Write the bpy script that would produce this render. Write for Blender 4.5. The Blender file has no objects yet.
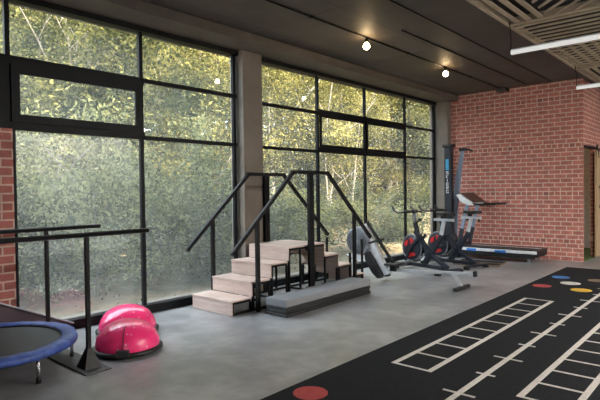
import bpy, bmesh, math, random
from mathutils import Vector, Matrix, noise
random.seed(7)
S = bpy.context.scene
COL = S.collection
PI = math.pi

# ---------------------------------------------------------------- materials
def new_mat(name):
    m = bpy.data.materials.new(name); m.use_nodes = True
    nt = m.node_tree
    return m, nt, nt.nodes['Principled BSDF']

def N(nt, typ, **kw):
    n = nt.nodes.new(typ)
    for k, v in kw.items():
        if k in n.inputs.keys(): n.inputs[k].default_value = v
        else: setattr(n, k, v)
    return n

def ramp(nt, fac, stops):
    r = nt.nodes.new('ShaderNodeValToRGB')
    el = r.color_ramp.elements
    while len(el) < len(stops): el.new(0.5)
    for e, (p, c) in zip(el, stops):
        e.position = p; e.color = (c[0], c[1], c[2], 1)
    nt.links.new(fac, r.inputs['Fac'])
    return r.outputs['Color']

def plain(name, col, rough=0.5, metal=0.0, var=0.12, scale=14, bump=0.0, spec=0.5, coat=0.0):
    """base colour with a soft procedural wear variation"""
    m, nt, b = new_mat(name)
    tc = N(nt, 'ShaderNodeTexCoord')
    no = N(nt, 'ShaderNodeTexNoise', Scale=scale, Detail=4.0)
    nt.links.new(tc.outputs['Object'], no.inputs['Vector'])
    c = ramp(nt, no.outputs['Fac'], [(0.3, [x*(1-var) for x in col]), (0.7, [min(1, x*(1+var)) for x in col])])
    nt.links.new(c, b.inputs['Base Color'])
    b.inputs['Roughness'].default_value = rough
    b.inputs['Metallic'].default_value = metal
    b.inputs['Specular IOR Level'].default_value = spec
    b.inputs['Coat Weight'].default_value = coat
    if bump:
        bp = N(nt, 'ShaderNodeBump', Strength=bump, Distance=0.01)
        nt.links.new(no.outputs['Fac'], bp.inputs['Height'])
        nt.links.new(bp.outputs['Normal'], b.inputs['Normal'])
    return m

def emit(name, col, strength):
    m, nt, b = new_mat(name)
    b.inputs['Base Color'].default_value = (0.15, 0.15, 0.15, 1)
    b.inputs['Emission Color'].default_value = (*col, 1)
    b.inputs['Emission Strength'].default_value = strength
    return m

def brick_mat(name, axis, tint=1.0):
    m, nt, b = new_mat(name)
    tc = N(nt, 'ShaderNodeTexCoord'); sp = N(nt, 'ShaderNodeSeparateXYZ'); cb = N(nt, 'ShaderNodeCombineXYZ')
    nt.links.new(tc.outputs['Object'], sp.inputs[0])
    nt.links.new(sp.outputs[axis], cb.inputs[0]); nt.links.new(sp.outputs[2], cb.inputs[1])
    br = N(nt, 'ShaderNodeTexBrick', Scale=1.0)
    br.inputs['Brick Width'].default_value = 0.216
    br.inputs['Row Height'].default_value = 0.086
    br.inputs['Mortar Size'].default_value = 0.0095
    br.inputs['Mortar Smooth'].default_value = 0.2
    br.inputs['Bias'].default_value = -0.1
    t = tint
    br.inputs['Color1'].default_value = (0.54*t, 0.195*t, 0.155*t, 1)
    br.inputs['Color2'].default_value = (0.40*t, 0.145*t, 0.12*t, 1)
    br.inputs['Mortar'].default_value = (0.70*t, 0.54*t, 0.44*t, 1)
    nt.links.new(cb.outputs[0], br.inputs['Vector'])
    b2 = N(nt, 'ShaderNodeTexBrick', Scale=1.0)      # a header course every eleventh row
    for k_ in ('Row Height', 'Mortar Size', 'Mortar Smooth', 'Mortar'):
        b2.inputs[k_].default_value = br.inputs[k_].default_value
    b2.inputs['Brick Width'].default_value = 0.108; b2.inputs['Bias'].default_value = -0.45
    b2.inputs['Color1'].default_value = (0.46*t, 0.16*t, 0.12*t, 1); b2.inputs['Color2'].default_value = (0.15*t, 0.07*t, 0.07*t, 1)
    nt.links.new(cb.outputs[0], b2.inputs['Vector'])
    dv = N(nt, 'ShaderNodeMath', operation='DIVIDE'); dv.inputs[1].default_value = 0.086*11
    nt.links.new(sp.outputs[2], dv.inputs[0])
    fc = N(nt, 'ShaderNodeMath', operation='FRACT'); nt.links.new(dv.outputs[0], fc.inputs[0])
    cm = N(nt, 'ShaderNodeMath', operation='COMPARE'); cm.inputs[1].default_value = 4.5/11; cm.inputs[2].default_value = 0.5/11
    nt.links.new(fc.outputs[0], cm.inputs[0])
    sel = N(nt, 'ShaderNodeMix', data_type='RGBA')
    nt.links.new(cm.outputs[0], sel.inputs[0]); nt.links.new(br.outputs['Color'], sel.inputs[6]); nt.links.new(b2.outputs['Color'], sel.inputs[7])
    no = N(nt, 'ShaderNodeTexNoise', Scale=9.0, Detail=6.0)
    nt.links.new(tc.outputs['Object'], no.inputs['Vector'])
    mx = N(nt, 'ShaderNodeMix', data_type='RGBA', blend_type='MULTIPLY')
    mx.inputs[0].default_value = 0.55
    nt.links.new(sel.outputs[2], mx.inputs[6])
    nt.links.new(ramp(nt, no.outputs['Fac'], [(0.3, (0.6, 0.58, 0.56)), (0.7, (1.25, 1.2, 1.2))]), mx.inputs[7])
    nt.links.new(mx.outputs[2], b.inputs['Base Color'])
    b.inputs['Roughness'].default_value = 0.85
    bp = N(nt, 'ShaderNodeBump', Strength=0.5, Distance=0.008, invert=True)
    nt.links.new(br.outputs['Fac'], bp.inputs['Height'])
    nt.links.new(bp.outputs['Normal'], b.inputs['Normal'])
    return m

def concrete_floor():
    m, nt, b = new_mat('polished_concrete')
    tc = N(nt, 'ShaderNodeTexCoord')
    n1 = N(nt, 'ShaderNodeTexNoise', Scale=1.5, Detail=5.0, Roughness=0.55, Distortion=0.2)
    n2 = N(nt, 'ShaderNodeTexNoise', Scale=6.0, Detail=6.0, Roughness=0.6)
    for n in (n1, n2): nt.links.new(tc.outputs['Object'], n.inputs['Vector'])
    ad = N(nt, 'ShaderNodeMath', operation='ADD'); mu = N(nt, 'ShaderNodeMath', operation='MULTIPLY'); mu.inputs[1].default_value = 0.45
    nt.links.new(n2.outputs['Fac'], mu.inputs[0]); nt.links.new(n1.outputs['Fac'], ad.inputs[0]); nt.links.new(mu.outputs[0], ad.inputs[1])
    c = ramp(nt, ad.outputs[0], [(0.54, (0.195, 0.197, 0.206)), (0.72, (0.275, 0.277, 0.286)), (0.90, (0.39, 0.392, 0.40))])
    nt.links.new(c, b.inputs['Base Color'])
    r = ramp(nt, n1.outputs['Fac'], [(0.35, (0.29,)*3), (0.65, (0.37,)*3)])
    nt.links.new(r, b.inputs['Roughness'])
    b.inputs['Specular IOR Level'].default_value = 0.9
    return m

def concrete(name, col, form=None):
    """off-form concrete; form=(w,h) adds formwork sheet joints seen on X/Y"""
    m, nt, b = new_mat(name)
    tc = N(nt, 'ShaderNodeTexCoord')
    n1 = N(nt, 'ShaderNodeTexNoise', Scale=1.6, Detail=8.0, Roughness=0.65, Distortion=0.4)
    nt.links.new(tc.outputs['Object'], n1.inputs['Vector'])
    c = ramp(nt, n1.outputs['Fac'], [(0.3, [x*0.72 for x in col]), (0.55, col), (0.75, [x*1.25 for x in col])])
    if form:
        br = N(nt, 'ShaderNodeTexBrick', Scale=1.0)
        mp = N(nt, 'ShaderNodeMapping'); mp.inputs['Rotation'].default_value = (0, 0, PI/2)
        nt.links.new(tc.outputs['Object'], mp.inputs['Vector']); nt.links.new(mp.outputs[0], br.inputs['Vector'])
        br.inputs['Brick Width'].default_value = form[0]; br.inputs['Row Height'].default_value = form[1]
        br.inputs['Mortar Size'].default_value = 0.007; br.offset = 0.0
        br.inputs['Color1'].default_value = (1, 1, 1, 1); br.inputs['Color2'].default_value = (0.66, 0.66, 0.66, 1)
        br.inputs['Mortar'].default_value = (0.35, 0.33, 0.3, 1)
        mx = N(nt, 'ShaderNodeMix', data_type='RGBA', blend_type='MULTIPLY'); mx.inputs[0].default_value = 1.0
        nt.links.new(c, mx.inputs[6]); nt.links.new(br.outputs['Color'], mx.inputs[7]); c = mx.outputs[2]
    nt.links.new(c, b.inputs['Base Color'])
    b.inputs['Roughness'].default_value = 0.6
    bp = N(nt, 'ShaderNodeBump', Strength=0.15, Distance=0.01)
    nt.links.new(n1.outputs['Fac'], bp.inputs['Height']); nt.links.new(bp.outputs['Normal'], b.inputs['Normal'])
    return m

def wood(name, c1, c2, scale=(2.0, 30.0, 30.0), rough=0.5):
    m, nt, b = new_mat(name)
    tc = N(nt, 'ShaderNodeTexCoord'); mp = N(nt, 'ShaderNodeMapping'); mp.inputs['Scale'].default_value = scale
    no = N(nt, 'ShaderNodeTexNoise', Scale=1.0, Detail=6.0, Roughness=0.6, Distortion=0.8)
    nt.links.new(tc.outputs['Object'], mp.inputs['Vector']); nt.links.new(mp.outputs[0], no.inputs['Vector'])
    nt.links.new(ramp(nt, no.outputs['Fac'], [(0.35, c1), (0.65, c2)]), b.inputs['Base Color'])
    b.inputs['Roughness'].default_value = rough
    return m

def glass_mat():
    m, nt, b = new_mat('window_glass'); nt.nodes.remove(b)
    out = nt.nodes['Material Output']
    tr = N(nt, 'ShaderNodeBsdfTransparent'); tr.inputs['Color'].default_value = (0.95, 0.97, 0.95, 1)
    gl = N(nt, 'ShaderNodeBsdfGlossy', Roughness=0.0)
    lw = N(nt, 'ShaderNodeLayerWeight', Blend=0.5)
    pw = N(nt, 'ShaderNodeMath', operation='POWER'); pw.inputs[1].default_value = 5.0
    nt.links.new(lw.outputs['Facing'], pw.inputs[0])
    fr = N(nt, 'ShaderNodeMath', operation='MULTIPLY_ADD'); fr.inputs[1].default_value = 0.96; fr.inputs[2].default_value = 0.035
    nt.links.new(pw.outputs[0], fr.inputs[0])
    m1 = N(nt, 'ShaderNodeMixShader')
    nt.links.new(fr.outputs[0], m1.inputs[0]); nt.links.new(tr.outputs[0], m1.inputs[1]); nt.links.new(gl.outputs[0], m1.inputs[2])
    # a film of dust with floor-reflection haze painted in, heavier near the sill
    tl = N(nt, 'ShaderNodeBsdfTranslucent'); tl.inputs['Color'].default_value = (0.80, 0.87, 0.80, 1)
    tc = N(nt, 'ShaderNodeTexCoord'); sp = N(nt, 'ShaderNodeSeparateXYZ')
    nt.links.new(tc.outputs['Object'], sp.inputs[0])
    mr = N(nt, 'ShaderNodeMapRange'); mr.inputs[1].default_value = 0.0; mr.inputs[2].default_value = 1.3
    mr.inputs[3].default_value = 0.045; mr.inputs[4].default_value = 0.035
    nt.links.new(sp.outputs[2], mr.inputs[0])
    no = N(nt, 'ShaderNodeTexNoise', Scale=2.5, Detail=5.0); nt.links.new(tc.outputs['Object'], no.inputs['Vector'])
    mu = N(nt, 'ShaderNodeMath', operation='MULTIPLY'); nt.links.new(mr.outputs[0], mu.inputs[0])
    mr2 = N(nt, 'ShaderNodeMapRange'); mr2.inputs[1].default_value = 0.3; mr2.inputs[2].default_value = 0.7
    mr2.inputs[3].default_value = 0.7; mr2.inputs[4].default_value = 1.3
    nt.links.new(no.outputs['Fac'], mr2.inputs[0]); nt.links.new(mr2.outputs[0], mu.inputs[1])
    m2 = N(nt, 'ShaderNodeMixShader')
    nt.links.new(mu.outputs[0], m2.inputs[0]); nt.links.new(m1.outputs[0], m2.inputs[1]); nt.links.new(tl.outputs[0], m2.inputs[2])
    nt.links.new(m2.outputs[0], out.inputs['Surface'])
    return m

def leaf_mat(name, stops):
    m, nt, b = new_mat(name); nt.nodes.remove(b)
    out = nt.nodes['Material Output']
    geo = N(nt, 'ShaderNodeNewGeometry'); tc = N(nt, 'ShaderNodeTexCoord')
    no = N(nt, 'ShaderNodeTexNoise', Scale=1.1, Detail=3.0); nt.links.new(tc.outputs['Object'], no.inputs['Vector'])
    ad = N(nt, 'ShaderNodeMath', operation='ADD'); nt.links.new(no.outputs['Fac'], ad.inputs[0])
    mu = N(nt, 'ShaderNodeMath', operation='MULTIPLY_ADD'); nt.links.new(geo.outputs['Random Per Island'], mu.inputs[0])
    mu.inputs[1].default_value = 0.16; mu.inputs[2].default_value = -0.08
    nt.links.new(mu.outputs[0], ad.inputs[1])
    oi = N(nt, 'ShaderNodeObjectInfo'); mo = N(nt, 'ShaderNodeMath', operation='MULTIPLY_ADD'); mo.inputs[1].default_value = 0.18; mo.inputs[2].default_value = -0.09
    nt.links.new(oi.outputs['Random'], mo.inputs[0])
    a2 = N(nt, 'ShaderNodeMath', operation='ADD'); nt.links.new(ad.outputs[0], a2.inputs[0]); nt.links.new(mo.outputs[0], a2.inputs[1]); ad = a2
    c = ramp(nt, ad.outputs[0], [(p, [x*0.42 for x in q]) for p, q in stops])
    df = N(nt, 'ShaderNodeBsdfDiffuse'); tl = N(nt, 'ShaderNodeBsdfTranslucent')
    nt.links.new(c, df.inputs['Color']); nt.links.new(c, tl.inputs['Color'])
    mx = N(nt, 'ShaderNodeMixShader'); mx.inputs[0].default_value = 0.5
    nt.links.new(df.outputs[0], mx.inputs[1]); nt.links.new(tl.outputs[0], mx.inputs[2])
    nt.links.new(mx.outputs[0], out.inputs['Surface'])
    return m

M = dict(
    brick_x=brick_mat('red_brick_front', 0),
    brick_y=brick_mat('red_brick_side', 1),
    floor=concrete_floor(),
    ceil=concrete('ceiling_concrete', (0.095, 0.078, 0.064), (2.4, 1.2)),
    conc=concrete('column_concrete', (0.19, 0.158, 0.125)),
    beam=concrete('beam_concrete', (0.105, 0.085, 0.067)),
    frame=plain('black_window_aluminium', (0.005, 0.006, 0.008), 0.5, 0.0, 0.12, 14, 0, 0.18),
    steel=plain('black_powder_coated_steel', (0.006, 0.006, 0.007), 0.45, 0.0, 0.12, 14, 0, 0.2),
    glass=glass_mat(),
    ply=wood('pale_plywood', (0.50, 0.37, 0.31), (0.63, 0.49, 0.43), (3, 3, 26)),
    slat=wood('ceiling_slat_timber', (0.36, 0.29, 0.20), (0.50, 0.41, 0.29), (3, 3, 20)),
    dark=plain('black_backing', (0.012, 0.011, 0.010), 0.9),
    door=wood('door_timber', (0.42, 0.29, 0.17), (0.55, 0.40, 0.25), (20, 20, 2)),
    midgrey=plain('mid_grey_metal', (0.22, 0.23, 0.25), 0.4, 0.2),
    greywall=plain('grey_painted_wall', (0.30, 0.29, 0.28), 0.7),
    white=plain('white_paint', (0.75, 0.76, 0.77), 0.6),
    rubber=plain('black_rubber_turf', (0.010, 0.011, 0.014), 0.9, 0, 0.35, 60, 0.3, 0.25),
    mark=plain('pale_floor_paint', (0.60, 0.56, 0.52), 0.7, 0, 0.1, 30),
    red=plain('red_floor_paint', (0.40, 0.055, 0.055), 0.7),
    blue=plain('blue_floor_paint', (0.06, 0.19, 0.50), 0.7),
    yellow=plain('yellow_floor_paint', (0.66, 0.42, 0.05), 0.7),
    dotwhite=plain('white_floor_paint', (0.66, 0.64, 0.60), 0.7),
    tan=plain('tan_floor_paint', (0.22, 0.16, 0.10), 0.7),
    pink=plain('hot_pink_vinyl', (1.0, 0.045, 0.22), 0.25, 0, 0.06, 5, 0, 0.6, 0.3),
    blackplastic=plain('black_plastic', (0.009, 0.009, 0.010), 0.5),
    tramp_blue=plain('blue_trampoline_cover', (0.045, 0.09, 0.34), 0.5, 0, 0.3, 22, 0.5),
    tramp_mat=plain('black_woven_mat', (0.03, 0.032, 0.036), 0.6),
    chrome=plain('chrome_steel', (0.5, 0.5, 0.52), 0.25, 0.9),
    greytop=plain('grey_foam_top', (0.21, 0.215, 0.23), 0.7, 0, 0.08, 40),
    ramp=plain('purple_grey_ramp_surface', (0.10, 0.075, 0.085), 0.8),
    greyplastic=plain('grey_flywheel_plastic', (0.20, 0.215, 0.245), 0.5),
    lightgrey=plain('light_grey_metal', (0.55, 0.57, 0.60), 0.4, 0.1),
    machinewhite=plain('white_machine_plastic', (0.72, 0.74, 0.77), 0.4),
    navy=plain('dark_navy_metal', (0.012, 0.015, 0.026), 0.45),
    bikered=plain('red_flywheel_guard', (0.55, 0.02, 0.02), 0.4),
    brown=plain('brown_console_screen', (0.06, 0.025, 0.02), 0.3),
    bluemetal=plain('blue_grey_metal', (0.25, 0.31, 0.42), 0.4, 0.2),
    bluesticker=plain('blue_sticker', (0.03, 0.18, 0.62), 0.5),
    skyblue=plain('sky_blue_lettering', (0.06, 0.36, 0.62), 0.5),
    plate=plain('dark_grey_steel_plate', (0.06, 0.06, 0.062), 0.5, 0.2),
    baseboard=plain('dark_trim', (0.03, 0.03, 0.03), 0.6),
    turf=plain('green_turf', (0.08, 0.14, 0.03), 0.9, 0, 0.4, 80, 0.5),
    bark=plain('tree_bark', (0.10, 0.085, 0.07), 0.9, 0, 0.4, 6, 0.6),
    bark_pale=plain('pale_gum_bark', (0.34, 0.31, 0.27), 0.8, 0, 0.3, 4, 0.4),
    bark_mid=plain('grey_brown_bark', (0.20, 0.17, 0.14), 0.85, 0, 0.3, 4, 0.4),
    leaf_dark=leaf_mat('grey_green_leaves', [(0.36, (0.045, 0.05, 0.025)), (0.5, (0.16, 0.18, 0.085)), (0.64, (0.44, 0.44, 0.22))]),
    leaf_mid=leaf_mat('olive_leaves', [(0.34, (0.04, 0.05, 0.02)), (0.5, (0.18, 0.18, 0.07)), (0.66, (0.55, 0.50, 0.17))]),
    leaf_gold=leaf_mat('yellow_green_leaves', [(0.34, (0.07, 0.07, 0.025)), (0.5, (0.33, 0.30, 0.10)), (0.66, (0.85, 0.72, 0.27))]),
    tube=emit('lit_tube', (1.0, 0.98, 0.95), 0.34),
    bulb=emit('lit_bulb', (1.0, 0.70, 0.36), 36.0),
    panel=emit('fill_panel_glow', (1.0, 0.95, 0.88), 60.0),  # glow of the added fill panels, out of view
)
def ground_mat():
    m, nt, b = new_mat('forest_floor')
    tc = N(nt, 'ShaderNodeTexCoord')
    no = N(nt, 'ShaderNodeTexNoise', Scale=1.3, Detail=10.0, Roughness=0.7); nt.links.new(tc.outputs['Object'], no.inputs['Vector'])
    nt.links.new(ramp(nt, no.outputs['Fac'], [(0.35, (0.06, 0.075, 0.03)), (0.5, (0.17, 0.12, 0.07)), (0.7, (0.30, 0.21, 0.14))]), b.inputs['Base Color'])
    b.inputs['Roughness'].default_value = 0.95
    return m
M['ground'] = ground_mat()

def pink_mat():
    m, nt, b = new_mat('speckled_pink_vinyl')
    tc = N(nt, 'ShaderNodeTexCoord'); vo = N(nt, 'ShaderNodeTexVoronoi', Scale=17.0); vo.inputs['Randomness'].default_value = 0.6
    nt.links.new(tc.outputs['Object'], vo.inputs['Vector'])
    nt.links.new(ramp(nt, vo.outputs['Distance'], [(0.0, (1.0, 0.42, 0.50)), (0.13, (1.0, 0.25, 0.38)), (0.2, (1.0, 0.04, 0.21))]), b.inputs['Base Color'])
    b.inputs['Roughness'].default_value = 0.27; b.inputs['Coat Weight'].default_value = 0.3
    return m
M['pink'] = pink_mat()

# ---------------------------------------------------------------- mesh builder
class MB:
    def __init__(s): s.v = []; s.f = []; s.smooth = []
    def add(s, vs, fs, sm=False):
        o = len(s.v); s.v += [tuple(v) for v in vs]; s.f += [tuple(i+o for i in f) for f in fs]; s.smooth += [sm]*len(fs); return s
    def box(s, x0, x1, y0, y1, z0, z1):
        vs = [(x, y, z) for z in (z0, z1) for x, y in ((x0, y0), (x1, y0), (x1, y1), (x0, y1))]
        return s.add(vs, [(3, 2, 1, 0), (4, 5, 6, 7), (0, 1, 5, 4), (1, 2, 6, 5), (2, 3, 7, 6), (3, 0, 4, 7)])
    def bar(s, p0, p1, w, h, up=(0, 0, 1), w1=None, h1=None):
        """rectangular bar from p0 to p1, w across, h in the up direction"""
        p0, p1 = Vector(p0), Vector(p1); d = (p1-p0).normalized(); u = Vector(up)
        if abs(d.dot(u)) > 0.99: u = Vector((0, 1, 0))
        r = d.cross(u).normalized(); u = r.cross(d).normalized(); vs = []
        for p, a, b in ((p0, w, h), (p1, w1 or w, h1 or h)):
            for i, j in ((-1, -1), (1, -1), (1, 1), (-1, 1)): vs.append(p + r*i*a/2 + u*j*b/2)
        return s.add(vs, [(3, 2, 1, 0), (4, 5, 6, 7), (0, 1, 5, 4), (1, 2, 6, 5), (2, 3, 7, 6), (3, 0, 4, 7)])
    def tube(s, pts, r, n=10, cap=True):
        pts = [Vector(p) for p in pts]; rs = r if isinstance(r, (list, tuple)) else [r]*len(pts)
        vs = []; fs = []; ref = None
        for i, p in enumerate(pts):
            d = (pts[min(i+1, len(pts)-1)] - pts[max(i-1, 0)]).normalized()
            if ref is None:
                ref = Vector((0, 0, 1)) if abs(d.z) < 0.9 else Vector((1, 0, 0))
            a = d.cross(ref).normalized(); b = a.cross(d).normalized(); ref = b
            for k in range(n):
                t = 2*PI*k/n; vs.append(p + (a*math.cos(t) + b*math.sin(t))*rs[i])
        for i in range(len(pts)-1):
            for k in range(n):
                fs.append((i*n+k, i*n+(k+1) % n, (i+1)*n+(k+1) % n, (i+1)*n+k))
        s.add(vs, fs, True)
        if cap:
            s.add(vs[:n], [tuple(range(n))]); s.add(vs[-n:], [tuple(reversed(range(n)))])
        return s
    def lathe(s, prof, c=(0, 0, 0), n=32, axis='z', cap=True, sx=1, sy=1):
        """prof = [(radius, height)] about an axis through c"""
        vs = []; fs = []
        for r, h in prof:
            for k in range(n):
                t = 2*PI*k/n; a, b = r*math.cos(t)*sx, r*math.sin(t)*sy
                p = {'z': (a, b, h), 'y': (a, h, b), 'x': (h, a, b)}[axis]
                vs.append((c[0]+p[0], c[1]+p[1], c[2]+p[2]))
        for i in range(len(prof)-1):
            for k in range(n): fs.append((i*n+k, i*n+(k+1) % n, (i+1)*n+(k+1) % n, (i+1)*n+k))
        s.add(vs, fs, True)
        if cap:
            if prof[0][0] > 1e-4: s.add(vs[:n], [tuple(reversed(range(n)))])
            if prof[-1][0] > 1e-4: s.add(vs[-n:], [tuple(range(n))])
        return s
    def torus(s, c, R, r, axis='z', n=48, m=10, sz=1.0):
        prof = [(R + r*math.cos(2*PI*k/m), r*sz*math.sin(2*PI*k/m)) for k in range(m+1)]
        return s.lathe(prof, c, n, axis, cap=False)
    def prism(s, poly, a, b, plane='xz'):
        """poly in the given plane, extruded from a to b along the third axis"""
        def P(u, v, w): return {'xz': (u, w, v), 'yz': (w, u, v), 'xy': (u, v, w)}[plane]
        n = len(poly); vs = [P(u, v, a) for u, v in poly] + [P(u, v, b) for u, v in poly]
        fs = [tuple(range(n)), tuple(reversed(range(n, 2*n)))] + [(i, i+n, (i+1) % n+n, (i+1) % n) for i in range(n)]
        return s.add(vs, fs)
    def build(s, name, mat, parent=None, off=None, bevel=0, world=True):
        off = Vector(off) if off is not None else (Vector(wloc(parent)) if (parent and world) else Vector((0, 0, 0)))
        me = bpy.data.meshes.new(name); me.from_pydata([tuple(Vector(v)-off) for v in s.v], [], s.f)
        me.polygons.foreach_set('use_smooth', s.smooth)
        bm = bmesh.new(); bm.from_mesh(me); bmesh.ops.remove_doubles(bm, verts=bm.verts, dist=1e-6)
        if name != 'foliage': bmesh.ops.recalc_face_normals(bm, faces=bm.faces)
        bm.to_mesh(me); bm.free()
        me.materials.append(mat if not isinstance(mat, str) else M[mat])
        o = bpy.data.objects.new(name, me); COL.objects.link(o)
        if parent: o.parent = parent
        elif off.length: o.location = off
        if bevel:
            b = o.modifiers.new('bevel', 'BEVEL'); b.width = bevel; b.segments = 2; b.limit_method = 'ANGLE'; b.angle_limit = 0.7
        return o
def wloc(o):
    v = Vector((0, 0, 0))
    while o: v += o.location; o = o.parent
    return v
def thing(name, label, cat, loc=(0, 0, 0), rz=0, group=None):
    o = bpy.data.objects.new(name, None); COL.objects.link(o)
    o.empty_display_size = 0.1
    o.location = loc; o.rotation_euler = (0, 0, rz); o['label'] = label; o['category'] = cat
    if group: o['group'] = group
    return o
def tag(o, label, cat, group=None, kind=None):
    o['label'] = label; o['category'] = cat
    if group: o['group'] = group
    if kind: o['kind'] = kind
    return o
def struct(o, label=None):
    o['kind'] = 'structure'
    if label: o['label'] = label
    return o
def dup(root, loc, label=None, rz=None, scale=None):
    r = root.copy(); COL.objects.link(r); r.location = loc
    if rz is not None: r.rotation_euler = (0, 0, rz)
    if scale is not None: r.scale = scale
    if label: r['label'] = label
    for ch in list(root.children):
        c = ch.copy(); COL.objects.link(c); c.parent = r
        for g in list(ch.children):
            d = g.copy(); COL.objects.link(d); d.parent = c
    return r

# ---------------------------------------------------------------- key planes (metres)
WX = -5.53          # glass line of the window wall
BY = 11.12          # brick end wall
ZC = 3.556          # ceiling
DX = -2.51          # brick return with the sliding door
X1, Y0, Y1 = 4.6, -3.2, 15.0

# ---------------------------------------------------------------- room shell
struct(MB().box(WX-0.25, X1, Y0, Y1, -0.25, 0.0).build('floor', 'floor'), 'polished grey concrete floor')
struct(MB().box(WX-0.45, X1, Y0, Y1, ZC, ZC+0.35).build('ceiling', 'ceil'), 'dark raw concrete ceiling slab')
# brick end wall, with its return and the doorway
struct(MB().box(WX-0.05, DX, BY, BY+0.04, 0, ZC).build('wall_end', 'brick_x'), 'red brick end wall')
w = MB()
w.box(DX-0.05, DX, 11.93, Y1, 0, ZC).box(DX-0.05, DX, BY+0.04, 11.93, 2.22, ZC)
struct(w.build('wall_return', 'brick_y'), 'red brick return wall with the doorway')
w = MB().box(DX-3.0, DX-0.22, 13.6, 13.7, 0, ZC)
struct(w.build('wall_beyond', 'white'), 'white wall of the room through the doorway')
struct(MB().box(DX-3.0, DX, BY+0.04, 13.6, 0.0, 0.02).build('trim_1', 'turf'), 'green floor covering beyond the doorway')
struct(MB().box(DX-0.22, X1, Y1, Y1+0.1, 0, ZC).build('wall_back', 'greywall'))
struct(MB().box(X1, X1+0.12, Y0, Y1, 0, ZC).build('wall_right', 'greywall'), 'right wall')
w = MB().box(WX-0.25, X1, Y0-0.12, Y0, 2.4, ZC).box(WX-0.25, 3.0, Y0-0.12, Y0, 0, 2.4).box(4.1, X1, Y0-0.12, Y0, 0, 2.4)
struct(w.build('wall_behind', 'white'), 'wall behind with an opening added to let in daylight')  # opening added in this unseen wall so daylight reaches the interior
struct(MB().box(-2.95, -2.75, Y0, 0.72, 0, ZC).build('wall_light_blocker', 'greywall'), 'short unseen wall added to shade the left brick')  # added out of view to keep light off the left brick
struct(MB().box(WX-6, X1+30, Y0-30, Y0-0.12, -0.4, -0.02).build('ground_bounce', 'white'), 'unseen pale ground added to bounce daylight indoors')  # added pale surface that reflects daylight through the opening
struct(MB().box(X1+0.12, X1+30, Y0, Y1+10, -0.4, -0.02).build('ground_court', 'white'), 'pale courtyard paving')

# window wall: brick panel at the left, columns, beam
struct(MB().box(WX-0.15, WX+0.05, Y0, 1.95, 0, 2.10).build('wall_left', 'brick_y'), 'red brick panel below the high window')
struct(MB().box(WX-0.12, -5.372, 4.915, 5.285, 0, 3.43).build('column_1', 'conc', bevel=0.008), 'concrete column between the two windows')
struct(MB().box(WX-0.12, -5.20, 10.93, BY, 0, 3.43).build('column_2', 'conc', bevel=0.008), 'concrete column in the far corner')
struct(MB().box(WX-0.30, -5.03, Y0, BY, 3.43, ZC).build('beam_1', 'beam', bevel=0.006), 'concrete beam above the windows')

def vbar(m, y, w, z0, z1, d0=0.022, d1=0.022): m.box(WX-d0, WX+d1, y-w/2, y+w/2, z0, z1)
def hbar(m, y0, y1, z, h, d0=0.02, d1=0.02): m.box(WX-d0, WX+d1, y0, y1, z-h/2, z+h/2)
# window 1 (left)
def window(name, label): 
    o = bpy.data.objects.new(name, None); COL.objects.link(o); o.location = (WX, 0, 0); o['kind'] = 'structure'; o['label'] = label; return o
W1 = window('window_1', 'left black-framed window')
f = MB()
hbar(f, 1.95, 4.915, 0.05, 0.10, 0.06, 0.06); hbar(f, Y0, 4.915, 3.405, 0.07, 0.06, 0.06)
hbar(f, Y0, 3.44, 2.785, 0.085); hbar(f, 3.38, 4.915, 2.80, 0.05)
hbar(f, Y0, 3.44, 2.135, 0.085); hbar(f, 3.38, 4.915, 2.115, 0.05)
vbar(f, 1.965, 0.045, 0, 2.13); vbar(f, 1.93, 0.045, 2.1, 3.4); vbar(f, 3.40, 0.045, 0.05, 3.4); vbar(f, 4.87, 0.045, 0.05, 3.4)
f.build('window_frame', 'frame', W1)
g = MB()
g.box(WX-0.09, WX-0.08, 1.97, 4.90, 0.10, 2.1).box(WX-0.09, WX-0.08, Y0, 4.90, 2.1, 3.4)
s = MB()   # opening sash, thicker frame
hbar(s, 1.95, 3.375, 2.695, 0.09, -0.0205, 0.045); hbar(s, 1.95, 3.375, 2.21, 0.08, -0.0205, 0.045)
s.box(WX+0.0205, WX+0.045, 1.95, 2.03, 2.25, 2.65).box(WX+0.0205, WX+0.045, 3.305, 3.375, 2.25, 2.65)
s.build('sash', 'frame', W1)
g1 = g.build('window_glass', 'glass', W1)
# high window above the brick panel has a solid black spandrel
MB().box(WX-0.03, WX+0.04, Y0, 1.90, 2.18, 2.74).build('spandrel', 'frame', W1)
# window 2 (right)
W2 = window('window_2', 'right black-framed window')
f = MB()
hbar(f, 5.28, 10.93, 0.05, 0.10, 0.06, 0.06); hbar(f, 5.28, 10.93, 3.405, 0.07, 0.06, 0.06)
vbar(f, 5.32, 0.045, 0, 3.4)
for y in (6.72, 8.12, 9.60): vbar(f, y, 0.045, 0.05, 3.4)
vbar(f, 10.90, 0.06, 0, 3.4)
hbar(f, 5.28, 6.72, 2.76, 0.05); hbar(f, 6.72, 9.60, 2.78, 0.09); hbar(f, 9.60, 10.93, 2.78, 0.05)
hbar(f, 5.28, 6.72, 2.11, 0.045); hbar(f, 6.72, 9.60, 2.14, 0.085); hbar(f, 9.60, 10.93, 2.14, 0.05)
f.build('window_frame', 'frame', W2)
for a, b in ((6.75, 8.10), (8.14, 9.58)):
    s = MB(); hbar(s, a, b, 2.715, 0.05, -0.0205, 0.04); hbar(s, a, b, 2.205, 0.05, -0.0205, 0.04)
    s.box(WX+0.0205, WX+0.04, a, a+0.05, 2.23, 2.69).box(WX+0.0205, WX+0.04, b-0.05, b, 2.23, 2.69)
    s.build('sash', 'frame', W2)
MB().box(WX-0.09, WX-0.08, 5.30, 10.90, 0.10, 3.4).build('window_glass', 'glass', W2)

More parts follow.
